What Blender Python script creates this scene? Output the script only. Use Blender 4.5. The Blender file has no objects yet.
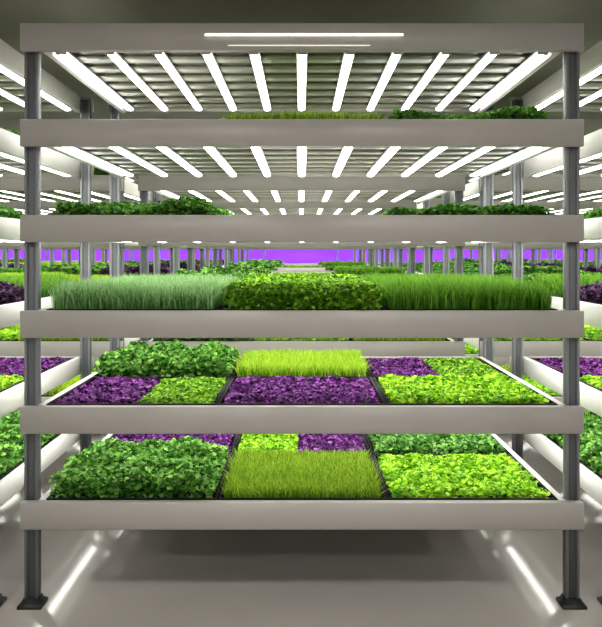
import bpy, numpy as np, math
from mathutils import Vector
S=bpy.context.scene
try: S.view_settings.view_transform='Standard'
except Exception as e: print(e)
COL=S.collection

# ------------------------------------------------------------ materials
def new_mat(name):
    m=bpy.data.materials.new(name); m.use_nodes=True
    nt=m.node_tree; b=nt.nodes['Principled BSDF']
    return m,nt,b
def paint(name,col,rough=.5,metal=0,var=.06,scale=6,bump=0,bscale=60,spec=.5):
    m,nt,b=new_mat(name)
    tc=nt.nodes.new('ShaderNodeTexCoord'); n=nt.nodes.new('ShaderNodeTexNoise')
    n.inputs['Scale'].default_value=scale; n.inputs['Detail'].default_value=4
    nt.links.new(tc.outputs['Object'],n.inputs['Vector'])
    r=nt.nodes.new('ShaderNodeValToRGB')
    r.color_ramp.elements[0].position=.3; r.color_ramp.elements[1].position=.7
    r.color_ramp.elements[0].color=[c*(1-var) for c in col]+[1]
    r.color_ramp.elements[1].color=[min(1,c*(1+var)) for c in col]+[1]
    nt.links.new(n.outputs['Fac'],r.inputs['Fac']); nt.links.new(r.outputs['Color'],b.inputs['Base Color'])
    b.inputs['Roughness'].default_value=rough; b.inputs['Metallic'].default_value=metal
    b.inputs['Specular IOR Level'].default_value=spec
    if bump:
        n2=nt.nodes.new('ShaderNodeTexNoise'); n2.inputs['Scale'].default_value=bscale
        nt.links.new(tc.outputs['Object'],n2.inputs['Vector'])
        bp=nt.nodes.new('ShaderNodeBump'); bp.inputs['Strength'].default_value=bump; bp.inputs['Distance'].default_value=.01
        nt.links.new(n2.outputs['Fac'],bp.inputs['Height']); nt.links.new(bp.outputs['Normal'],b.inputs['Normal'])
    return m
def emis(name,col,st):
    m,nt,b=new_mat(name)
    b.inputs['Base Color'].default_value=(*col,1)
    b.inputs['Emission Color'].default_value=(*col,1); b.inputs['Emission Strength'].default_value=st
    return m
def plant(name,c0,c1,c2,rough=.5,trans=.22):
    m,nt,b=new_mat(name)
    a=nt.nodes.new('ShaderNodeAttribute'); a.attribute_name='tint'
    r=nt.nodes.new('ShaderNodeValToRGB')
    e=r.color_ramp.elements
    e[0].position=.08; e[0].color=(*c0,1); e[1].position=.92; e[1].color=(*c2,1)
    k=e.new(.5); k.color=(*c1,1)
    nt.links.new(a.outputs['Fac'],r.inputs['Fac']); nt.links.new(r.outputs['Color'],b.inputs['Base Color'])
    b.inputs['Roughness'].default_value=rough; b.inputs['Specular IOR Level'].default_value=.15
    t=nt.nodes.new('ShaderNodeBsdfTranslucent'); nt.links.new(r.outputs['Color'],t.inputs['Color'])
    mx=nt.nodes.new('ShaderNodeMixShader'); mx.inputs[0].default_value=trans
    nt.links.new(b.outputs[0],mx.inputs[1]); nt.links.new(t.outputs[0],mx.inputs[2])
    nt.links.new(mx.outputs[0],nt.nodes['Material Output'].inputs['Surface'])
    return m
M={}
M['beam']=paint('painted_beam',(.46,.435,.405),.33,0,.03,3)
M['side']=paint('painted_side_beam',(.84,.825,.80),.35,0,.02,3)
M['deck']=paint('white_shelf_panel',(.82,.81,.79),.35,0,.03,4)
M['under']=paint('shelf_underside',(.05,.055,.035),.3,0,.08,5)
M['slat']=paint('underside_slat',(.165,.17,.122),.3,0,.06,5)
M['post']=paint('steel_post',(.12,.13,.14),.5,.0,.03,8)
M['postl']=paint('steel_post_edge',(.22,.23,.24),.4,.0,.03,8)
M['foot']=paint('black_rubber',(.012,.012,.014),.5)
M['lamp']=emis('lamp_diffuser',(1,.975,.92),13)
M['house']=paint('lamp_housing',(.6,.6,.58),.4)
M['led']=emis('led_strip',(1,.97,.92),3)  # bright and dim emission for the highlight streaks on the top beam
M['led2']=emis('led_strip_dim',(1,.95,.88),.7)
M['slot']=paint('dark_slot',(.02,.02,.02),.6)
M['tray']=paint('black_tray_plastic',(.006,.006,.007),.7,0,.06,6,0,60,.12)
M['soil']=paint('potting_soil',(.03,.017,.010),.95,0,.5,70,.8,150)
M['kale']=plant('kale_leaf',(.018,.09,.008),(.105,.33,.035),(.36,.66,.14))
M['kaleb']=plant('pea_leaf',(.022,.10,.010),(.11,.32,.045),(.30,.60,.14))
M['lime']=plant('lime_leaf',(.06,.24,.006),(.30,.63,.016),(.57,.88,.06))
M['green']=plant('green_leaf',(.04,.15,.006),(.18,.42,.018),(.42,.72,.06))
M['purple']=plant('purple_leaf',(.016,.002,.026),(.115,.014,.16),(.38,.10,.47),.45,.12)
M['olive']=plant('wheatgrass_blade',(.05,.14,.006),(.20,.38,.016),(.42,.59,.05))
M['limegrass']=plant('lime_grass_blade',(.11,.27,.008),(.33,.57,.022),(.54,.75,.07))
M['fine']=plant('fine_grass_blade',(.045,.16,.03),(.19,.42,.12),(.47,.68,.34))
M['dgrass']=plant('dense_grass_blade',(.02,.11,.005),(.09,.27,.014),(.25,.49,.05))
M['dark']=plant('dark_green_leaf',(.02,.09,.010),(.08,.27,.025),(.21,.48,.07))
M['dpurple']=plant('dark_purple_leaf',(.02,.006,.03),(.07,.02,.08),(.18,.08,.18),.4,.1)

# ------------------------------------------------------------ mesh accumulator
CUBE_T=np.array([[0,2,1],[0,3,2],[4,5,6],[4,6,7],[0,1,5],[0,5,4],[1,2,6],[1,6,5],[2,3,7],[2,7,6],[3,0,4],[3,4,7]])
class Acc:
    def __init__(s): s.v=[];s.f=[];s.m=[];s.t=[];s.n=0;s.mats=[]
    def mi(s,k):
        if k not in s.mats: s.mats.append(k)
        return s.mats.index(k)
    def add(s,v,f,mat,tint=None):
        v=np.asarray(v,float);f=np.asarray(f,int)
        s.v.append(v);s.f.append(f+s.n);s.n+=len(v)
        s.m.append(np.full(len(f),s.mi(mat)))
        s.t.append(np.zeros(len(v)) if tint is None else tint)
    def box(s,x0,x1,y0,y1,z0,z1,mat):
        v=[(x0,y0,z0),(x1,y0,z0),(x1,y1,z0),(x0,y1,z0),(x0,y0,z1),(x1,y0,z1),(x1,y1,z1),(x0,y1,z1)]
        s.add(v,CUBE_T,mat)
    def bbox(s,x0,x1,y0,y1,z0,z1,mat,b=.006,axis='x'):
        if axis=='x': a0,a1,p0,p1,q0,q1=x0,x1,y0,y1,z0,z1
        elif axis=='y': a0,a1,p0,p1,q0,q1=y0,y1,x0,x1,z0,z1
        else: a0,a1,p0,p1,q0,q1=z0,z1,x0,x1,y0,y1
        pr=[(p0+b,q0),(p1-b,q0),(p1,q0+b),(p1,q1-b),(p1-b,q1),(p0+b,q1),(p0,q1-b),(p0,q0+b)]
        v=[]
        for a in (a0,a1):
            for p,q in pr:
                v.append({'x':(a,p,q),'y':(p,a,q),'z':(p,q,a)}[axis])
        f=[]
        for i in range(8):
            j=(i+1)%8; f+= [(i,j,8+j),(i,8+j,8+i)]
        for i in range(1,7): f+=[(0,i+1,i),(8,8+i,8+i+1)]
        f=np.array(f)
        if axis=='y': f=f[:,::-1]
        s.add(v,f,mat)
    def mesh(s,name):
        v=np.concatenate(s.v);f=np.concatenate(s.f);m=np.concatenate(s.m);t=np.concatenate(s.t)
        me=bpy.data.meshes.new(name)
        me.vertices.add(len(v)); me.vertices.foreach_set('co',v.astype(np.float32).ravel())
        me.loops.add(len(f)*3); me.loops.foreach_set('vertex_index',f.astype(np.int32).ravel())
        me.polygons.add(len(f)); me.polygons.foreach_set('loop_start',np.arange(0,len(f)*3,3,dtype=np.int32))
        me.polygons.foreach_set('loop_total',np.full(len(f),3,dtype=np.int32))
        me.polygons.foreach_set('material_index',m.astype(np.int32))
        a=me.attributes.new('tint','FLOAT','POINT'); a.data.foreach_set('value',t.astype(np.float32))
        for k in s.mats: me.materials.append(M[k])
        me.update(); me.validate()
        return me
def obj(name,me,parent=None,loc=(0,0,0)):
    o=bpy.data.objects.new(name,me); COL.objects.link(o); o.location=loc
    if parent: o.parent=parent
    return o

# ------------------------------------------------------------ plants
LT=np.array([(0,0,0),(.36,.28,.07),(.42,.66,.12),(0,1,-.06),(-.42,.66,.12),(-.36,.28,.07),(0,.5,0)])
LF=np.array([(6,0,1),(6,1,2),(6,2,3),(6,3,4),(6,4,5),(6,5,0)])
def bumpf(rng,x,y,k=14):
    r=np.zeros_like(x)
    for i in range(7):
        a=rng.uniform(0,6.28); f=k*rng.uniform(.6,1.7)
        r+=np.sin((x*np.cos(a)+y*np.sin(a))*f+rng.uniform(0,6.28))
    return r/3.0
def leaves(A,rng,x0,x1,y0,y1,base,h,n,size,lump,mat,k=14,tilt=(-.3,.9),fill=.75,ab=1.3):
    x=rng.uniform(x0,x1,n);y=rng.uniform(y0,y1,n)
    can=h*(1+lump*bumpf(rng,x,y,k))
    e=np.minimum(np.minimum(x-x0,x1-x),np.minimum(y-y0,y1-y))
    can*= .78+.22*np.clip(e/.05,0,1)
    u=rng.random(n); z=base+can*(1-fill*u**1.8)-size*.3
    z=np.maximum(z,base)
    a=rng.uniform(0,6.283,n);t=rng.uniform(*tilt,n);ro=rng.normal(0,.5,n)
    d=np.stack([np.cos(a)*np.cos(t),np.sin(a)*np.cos(t),np.sin(t)],1)
    s=np.stack([-np.sin(a),np.cos(a),np.zeros(n)],1); nn=np.cross(s,d)*-1
    s2=s*np.cos(ro)[:,None]+nn*np.sin(ro)[:,None]; n2=nn*np.cos(ro)[:,None]-s*np.sin(ro)[:,None]
    sz=size*rng.uniform(.65,1.25,n)
    V=np.stack([x,y,z],1)[:,None,:]+sz[:,None,None]*(LT[None,:,0:1]*1.1*s2[:,None,:]+(LT[None,:,1:2]-.4)*d[:,None,:]+LT[None,:,2:3]*n2[:,None,:])
    F=LF[None]+ (np.arange(n)*7)[:,None,None]
    ti=np.clip(rng.beta(ab,ab,n),0,1)
    T=np.repeat(ti,7).reshape(n,7); T[:,6]-=.15; T[:,3]+=.1
    A.add(V.reshape(-1,3),F.reshape(-1,3),mat,np.clip(T,0,1).ravel())
def grass(A,rng,x0,x1,y0,y1,base,h,n,w,mat,lean=.35,lump=.06,k=10):
    x=rng.uniform(x0,x1,n);y=rng.uniform(y0,y1,n)
    H=h*(1+lump*bumpf(rng,x,y,k))*rng.uniform(.7,1.08,n)
    a=rng.uniform(0,6.283,n); l=np.abs(rng.normal(0,lean,n))
    b=np.stack([x,y,np.full(n,base)],1)
    L=np.stack([np.cos(a),np.sin(a),np.zeros(n)],1); w2=w*rng.uniform(.6,1.2,n)
    ph=rng.uniform(0,6.28,n); W=np.stack([np.cos(ph),np.sin(ph),np.zeros(n)],1)*w2[:,None]*.5
    Z=np.zeros((n,3));Z[:,2]=H
    mid=b+Z*.55+L*(H*l*.3)[:,None]; tip=b+Z+L*(H*l)[:,None]
    V=np.stack([b-W,b+W,mid-W,mid+W,tip],1)
    F=np.array([(0,1,3),(0,3,2),(2,3,4)])[None]+(np.arange(n)*5)[:,None,None]
    ti=np.clip(rng.beta(1.3,1.3,n),0,1)
    T=np.repeat(ti,5).reshape(n,5); T[:,4]=np.clip(T[:,4]+.25,0,1); T[:,:2]*=.5
    A.add(V.reshape(-1,3),F.reshape(-1,3),mat,T.ravel())
TW,TD=.427,.434   # half sizes
def tray_body(A,cx=0,cy=0):
    x0,x1,y0,y1=cx-TW,cx+TW,cy-TD,cy+TD; w=.008
    A.box(x0,x1,y0,y1,0,.006,'tray')
    A.box(x0,x1,y0,y0+w,.006,.06,'tray');A.box(x0,x1,y1-w,y1,.006,.06,'tray')
    A.box(x0,x0+w,y0+w,y1-w,.006,.06,'tray');A.box(x1-w,x1,y0+w,y1-w,.006,.06,'tray')
    r=.004; q=.013
    A.box(x0-r,x1+r,y0-r,y0+q,.056,.067,'tray');A.box(x0-r,x1+r,y1-q,y1+r,.056,.067,'tray')
    A.box(x0-r,x0+q,y0+q,y1-q,.056,.067,'tray');A.box(x1-q,x1+r,y0+q,y1-q,.056,.067,'tray')
    A.box(x0+w,x1-w,y0+w,y1-w,.006,.036,'soil')
def crop(A,rng,kind,cx,cy,d=1.0,xr=(0,1),hs=1.0):
    ins=.030 if kind in('lime','purple','green','olive','limegrass','kaleb') else .02
    x0,x1=cx-TW+ins,cx+TW-ins; x0,x1=x0+(x1-x0)*xr[0],x0+(x1-x0)*xr[1]
    y0,y1=cy-TD+ins,cy+TD-ins; fr=(xr[1]-xr[0])
    g=1/math.sqrt(d)
    N=lambda n:int(n*d*fr)
    b=.034
    if kind=='kale': leaves(A,rng,x0-.015,x1+.005,y0,y1,b,.14*hs,N(9500),.030*g,.24,'kale',18,(-.5,1.1),.85,1.1)
    elif kind=='kaleb': leaves(A,rng,x0,x1,y0,y1,b,.08*hs,N(8500),.028*g,.14,'kaleb',18,(-.5,1.0),.8,1.1)
    elif kind=='lime': leaves(A,rng,x0,x1,y0,y1,b,.058*hs,N(7500),.029*g,.16,'lime',26,(-.2,.9),.75,1.1)
    elif kind=='green': leaves(A,rng,x0,x1,y0,y1,b,.046*hs,N(9000),.023*g,.18,'green',28,(-.3,1.0),.75,1.1)
    elif kind=='purple': leaves(A,rng,x0,x1,y0,y1,b,.046*hs,N(7500),.028*g,.16,'purple',26,(-.1,1.0),.75,1.0)
    elif kind=='dpurple': leaves(A,rng,x0,x1,y0,y1,b,.14*hs,N(9500),.028*g,.15,'dpurple',20,(-.3,.9),.8)
    elif kind=='dark': leaves(A,rng,x0,x1,y0,y1,b,.10*hs,N(9000),.027*g,.22,'dark',13,(-.4,1.1),.8)
    elif kind=='bushy': leaves(A,rng,x0,x1,y0,y1,b,.165*hs,N(13000),.023*g,.05,'green',16,(-.3,1.1),.9,1.1)
    elif kind=='olive': grass(A,rng,x0,x1,y0,y1,b,.085*hs,N(14000),.006*g,'olive',.5)
    elif kind=='limegrass': grass(A,rng,x0,x1,y0,y1,b,.11*hs,N(14000),.006*g,'limegrass',.4)
    elif kind=='fine': grass(A,rng,x0,x1,y0,y1,b,.165*hs,N(13000),.005*g,'fine',.38)
    elif kind=='dgrass': grass(A,rng,x0,x1,y0,y1,b,.170*hs,N(15000),.0055*g,'dgrass',.33,.04)
_c={}
def tray_mesh(spec,seed):
    key=(str(spec),seed)
    if key in _c: return _c[key]
    rng=np.random.default_rng(seed+100)
    A=Acc(); tray_body(A)
    if isinstance(spec,str): crop(A,rng,spec,0,0)
    elif len(spec)==2 and isinstance(spec[1],float): crop(A,rng,spec[0],0,0,1,(0,1),spec[1])
    else:
        (k1,k2,s)=spec; crop(A,rng,k1,0,0,1,(0,s-.012)); crop(A,rng,k2,0,0,1,(s+.012,1))
    me=A.mesh('tray_mesh'); _c[key]=me; return me

# ------------------------------------------------------------ rack
TOPS=[2.94-.48*k for k in range(6)]
BH=.135; RD=1.88
def rack_meshes(lod):
    F=Acc()
    for k,z in enumerate(TOPS):
        F.bbox(-1.41,1.41,-.03,0,z-BH,z,'beam',.004,'x')
        F.box(-1.405,1.405,0,.016,z-.012,z,'beam'); F.box(-1.405,1.405,0,.016,z-BH,z-BH+.012,'beam')
        F.bbox(-1.41,1.41,RD,RD+.03,z-BH+.03,z,'beam',.004,'x')
        for s in (-1,1):
            xa,xb=sorted((s*1.298,s*1.334))
            F.bbox(xa,xb,.017,RD-.01,z-BH+.015,z+.004,'side',.004,'y')
            for yy in (.55,1.35):
                xs=s*1.2975; F.box(min(xs,xs-s*.001),max(xs,xs-s*.001),yy,yy+.12,z-.05,z-.03,'slot')
    fr=F.mesh('frame')
    D=Acc()
    for k,z in enumerate(TOPS):
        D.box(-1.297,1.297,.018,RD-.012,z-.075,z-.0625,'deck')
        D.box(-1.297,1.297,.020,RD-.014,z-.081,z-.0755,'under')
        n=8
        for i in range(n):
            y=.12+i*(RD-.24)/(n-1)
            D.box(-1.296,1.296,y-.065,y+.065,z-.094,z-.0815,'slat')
    dk=D.mesh('shelf_panels')
    P=Acc()
    for s in (-1,1):
        for y in (.017,RD-.06):
            xa,xb=sorted((s*1.336,s*1.405)); 
            zt=2.91
            P.box(xa,xb,y+.006,y+.05,.03,zt,'post')
            P.box(xa,xa+.014,y,y+.0055,.03,zt,'postl'); P.box(xb-.014,xb,y,y+.0055,.03,zt,'postl')
    po=P.mesh('posts')
    Q=Acc()
    for s in (-1,1):
        for y in (.042,RD-.035):
            c=s*1.371
            v=[];
            for (hw,z) in ((.060,0.0),(.060,.014),(.042,.026),(.039,.042)):
                v+=[(c-hw,y-hw,z),(c+hw,y-hw,z),(c+hw,y+hw,z),(c-hw,y+hw,z)]
            f=[(0,2,1),(0,3,2),(12,13,14),(12,14,15)]
            for r in range(3):
                for i in range(4):
                    j=(i+1)%4; a=r*4
                    f+=[(a+i,a+j,a+4+j),(a+i,a+4+j,a+4+i)]
            Q.add(v,f,'foot')
    ft=Q.mesh('levelling_feet')
    L=Acc()
    for k,z in enumerate(TOPS[:5]):
        for i in range(-5,6):
            x=i*.25; zb=z-BH+.02
            if lod==0:
                L.box(x-.03,x+.03,.12,1.81,zb+.012,zb+.021,'house')
                L.box(x-.026,x+.026,.12,.135,zb-.004,zb+.012,'house'); L.box(x-.026,x+.026,1.795,1.81,zb-.004,zb+.012,'house')
                pr=[(x-.024,zb+.0118),(x-.019,zb+.002),(x,zb-.002),(x+.019,zb+.002),(x+.024,zb+.0118)]
                v=[(p,y,q) for y in (.1355,1.7945) for p,q in pr]; f=[]
                for a in range(4): f+=[(a,a+5,a+6),(a,a+6,a+1)]
                L.add(v,f,'lamp')
            else:
                L.box(x-.03,x+.03,.12,1.81,zb+.003,zb+.021,'house')
                v=[(x-.024,.135,zb),(x+.024,.135,zb),(x+.024,1.795,zb),(x-.024,1.795,zb)]
                L.add(v,[(0,2,1),(0,3,2)],'lamp')
    lm=L.mesh('grow_light_tubes')
    return dict(frame=fr,shelf_panels=dk,posts=po,feet=ft,grow_lights=lm)
R0=rack_meshes(0); R1=rack_meshes(1)
def make_rack(x,y,R):
    e=bpy.data.objects.new('vertical_farm_rack',None); e.empty_display_size=.3; COL.objects.link(e); e.location=(x,y,0)
    for k,me in R.items(): obj(k,me,e)
    return e
PX=2.955
XS=(-.865,0,.865); YS=(.462,1.345)
front={
 5:(['kale','olive','lime'],['purple',('lime','purple',.47),'kaleb']),
 4:([('purple','green',.52),'purple','lime'],['kale','limegrass',('purple','green',.5)]),
 3:(['fine','bushy','dgrass'],['fine','bushy','dgrass']),
 2:(['dark',None,('dark',.76)],['dark',None,None]),
 1:([None,('olive',1.05),('dark',.95)],[None,('olive',.75),None]),
}
NAM={'kale':'kale_tray','kaleb':'pea_shoot_tray','lime':'lettuce_microgreens_tray','purple':'purple_basil_tray','green':'green_microgreens_tray',
 'olive':'wheatgrass_tray','limegrass':'barley_grass_tray','fine':'chive_tray','dgrass':'ryegrass_tray','bushy':'watercress_tray','dark':'spinach_tray'}
main=make_rack(.005,0,R0)
S1=Acc()
S1.bbox(-.485,.505,-.038,-.0305,2.876,2.885,'led',.003,'x'); S1.bbox(-.37,.34,-.036,-.0305,2.825,2.829,'led2',.001,'x')  # thin glowing bars stand in for the highlight on the beam face
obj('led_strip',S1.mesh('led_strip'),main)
for lv,rows in front.items():
    for r in (0,1):
        for c in range(3):
            sp=rows[r][c]
            if sp is None: continue
            if isinstance(sp,str): nm=NAM[sp]
            elif isinstance(sp[1],float): nm=NAM[sp[0]]
            else: nm='mixed_microgreens_tray'
            o=obj(nm,tray_mesh(sp,(lv*7+r*3+c)%5),None,(.005+XS[c],YS[r],TOPS[lv]-.0624))
# neighbours in the same row; first entry = tray nearest the main rack
nb={5:[['kale','lime','purple'],['kale','purple','lime']],4:[['lime','purple','olive'],['purple','lime','lime']],
    3:[['dpurple','bushy','dgrass'],['dgrass','dpurple','kale']],2:[['dark','kale','dark'],[None,'dark','dark']],1:[[None,'olive','dark'],['dark','olive',None]]}
for sgn in (-1,1):
    e=make_rack(.005+sgn*PX,0,R0)
    for lv,rows in nb.items():
        for r in (0,1):
            for c in range(3):
                sp=rows[r][c]
                if sp is None: continue
                cc=c if sgn>0 else 2-c
                key=[k for k in _c if k[0]==sp]
                me=_c[key[0]] if key else tray_mesh(sp,0)
                obj('crop_tray',me,e,(XS[cc],YS[r],TOPS[lv]-.0624))
def level_mesh(kinds,seed,d,hs=1):
    rng=np.random.default_rng(seed); A=Acc(); i=0
    for yy in YS:
        for xx in XS:
            k=kinds[i%len(kinds)]; i+=1
            if k: tray_body(A,xx,yy); crop(A,rng,k,xx,yy,d,(0,1),hs)
    return A.mesh('crop_level')
BG=[level_mesh(['lime','green','kale','olive','lime','purple'],1,.3),
    level_mesh(['kale','lime','limegrass','purple','limegrass','lime'],2,.3),
    level_mesh(['kale','dark','dark','dgrass','olive','green'],3,.3),
    level_mesh(['dark','olive','dark','kale','dark','green'],4,.3),
    level_mesh(['purple','lime','green','lime','purple','olive'],5,.3),
    level_mesh(['kale','lime','dgrass','dark',None,'green'],6,.3,.8),
    level_mesh(['dark','kale','dpurple','dark','limegrass','dark'],7,.3,.85),
    level_mesh(['green',None,'dark','kale',None,'dark'],8,.3,.8)]
rr=np.random.default_rng(5)
for j in range(0,6):
    nc=2 if j<1 else (3 if j<4 else 4)
    for i in range(-nc,nc+1):
        if j==0 and abs(i)<2: continue
        e=make_rack(.005+i*PX,j*2.9,R1)
        for lv in range(1,6):
            if lv<=2:
                if rr.random()<.5: continue
                me=BG[3]
            elif lv==3: me=BG[5+2*(j%2)] if i==0 else BG[int(rr.choice([1,0,6,6]))]
            else: me=BG[int(rr.choice([0,1,4]))]
            obj('crop_level_%d'%lv,me,e,(0,0,TOPS[lv]-.0624))

# ------------------------------------------------------------ room
M['floor']=paint('polished_concrete',(.40,.373,.348),.12,0,.05,1.2,.02,8,.9)
M['ceil']=paint('ceiling_paint',(.45,.45,.37),.7,0,.04,1)
M['wall']=paint('wall_paint',(.75,.73,.71),.7,0,.03,1)
M['violet']=emis('violet_grow_panel',(.25,.04,.90),1.3)
def room(name,b,mat):
    A=Acc(); A.box(*b,mat); return obj(name,A.mesh(name))
W=15.5;YB=18.0;YF=-10;ZC=3.38
room('floor',(-W,W,YF,YB,-.1,0),'floor')
room('ceiling',(-W,W,YF,YB,ZC,ZC+.1),'ceil')
room('wall_left',(-W-.1,-W,YF,YB,0,ZC),'wall')
room('wall_right',(W,W+.1,YF,YB,0,ZC),'wall')
room('wall_back',(-W,W,YB,YB+.1,0,ZC),'wall')
room('wall_front',(-W,W,YF-.1,YF,0,ZC),'wall')
A=Acc()
for i in range(-7,8):
    A.box(i*2-.97,i*2+.97,YB-.05,YB-.02,1.1,2.15,'violet')
    A.box(i*2-.99,i*2+.99,YB-.02,YB-.001,1.08,2.17,'house')
obj('violet_grow_light_panel',A.mesh('violet'))
M['cl']=emis('ceiling_light_diffuser',(1,.97,.92),14.5)  # emission of the added fill panels
A=Acc()
A.box(-.9,.9,-.3,.3,.02,.06,'house'); A.box(-.88,.88,-.28,.28,.008,.0195,'cl')
cm=A.mesh('ceiling_light')
for y in (-2.6,-5.4,-8.0):  # unseen panels added behind the camera to light the front beams
    for x in (-5,-2.0,2.0,5):
        obj('ceiling_light',cm,None,(x,y,ZC-.061))
w=bpy.data.worlds.new('World'); S.world=w; w.use_nodes=True
w.node_tree.nodes['Background'].inputs[0].default_value=(.6,.6,.6,1); w.node_tree.nodes['Background'].inputs[1].default_value=.3

cd=bpy.data.cameras.new('camera'); cam=bpy.data.objects.new('camera',cd); COL.objects.link(cam)
cam.location=(0,-4.03,1.795); cam.rotation_euler=(math.pi/2,0,0)
cd.sensor_fit='HORIZONTAL'; cd.sensor_width=36; cd.lens=800/602*36; cd.shift_y=-61.5/602
cd.clip_end=200
S.camera=cam
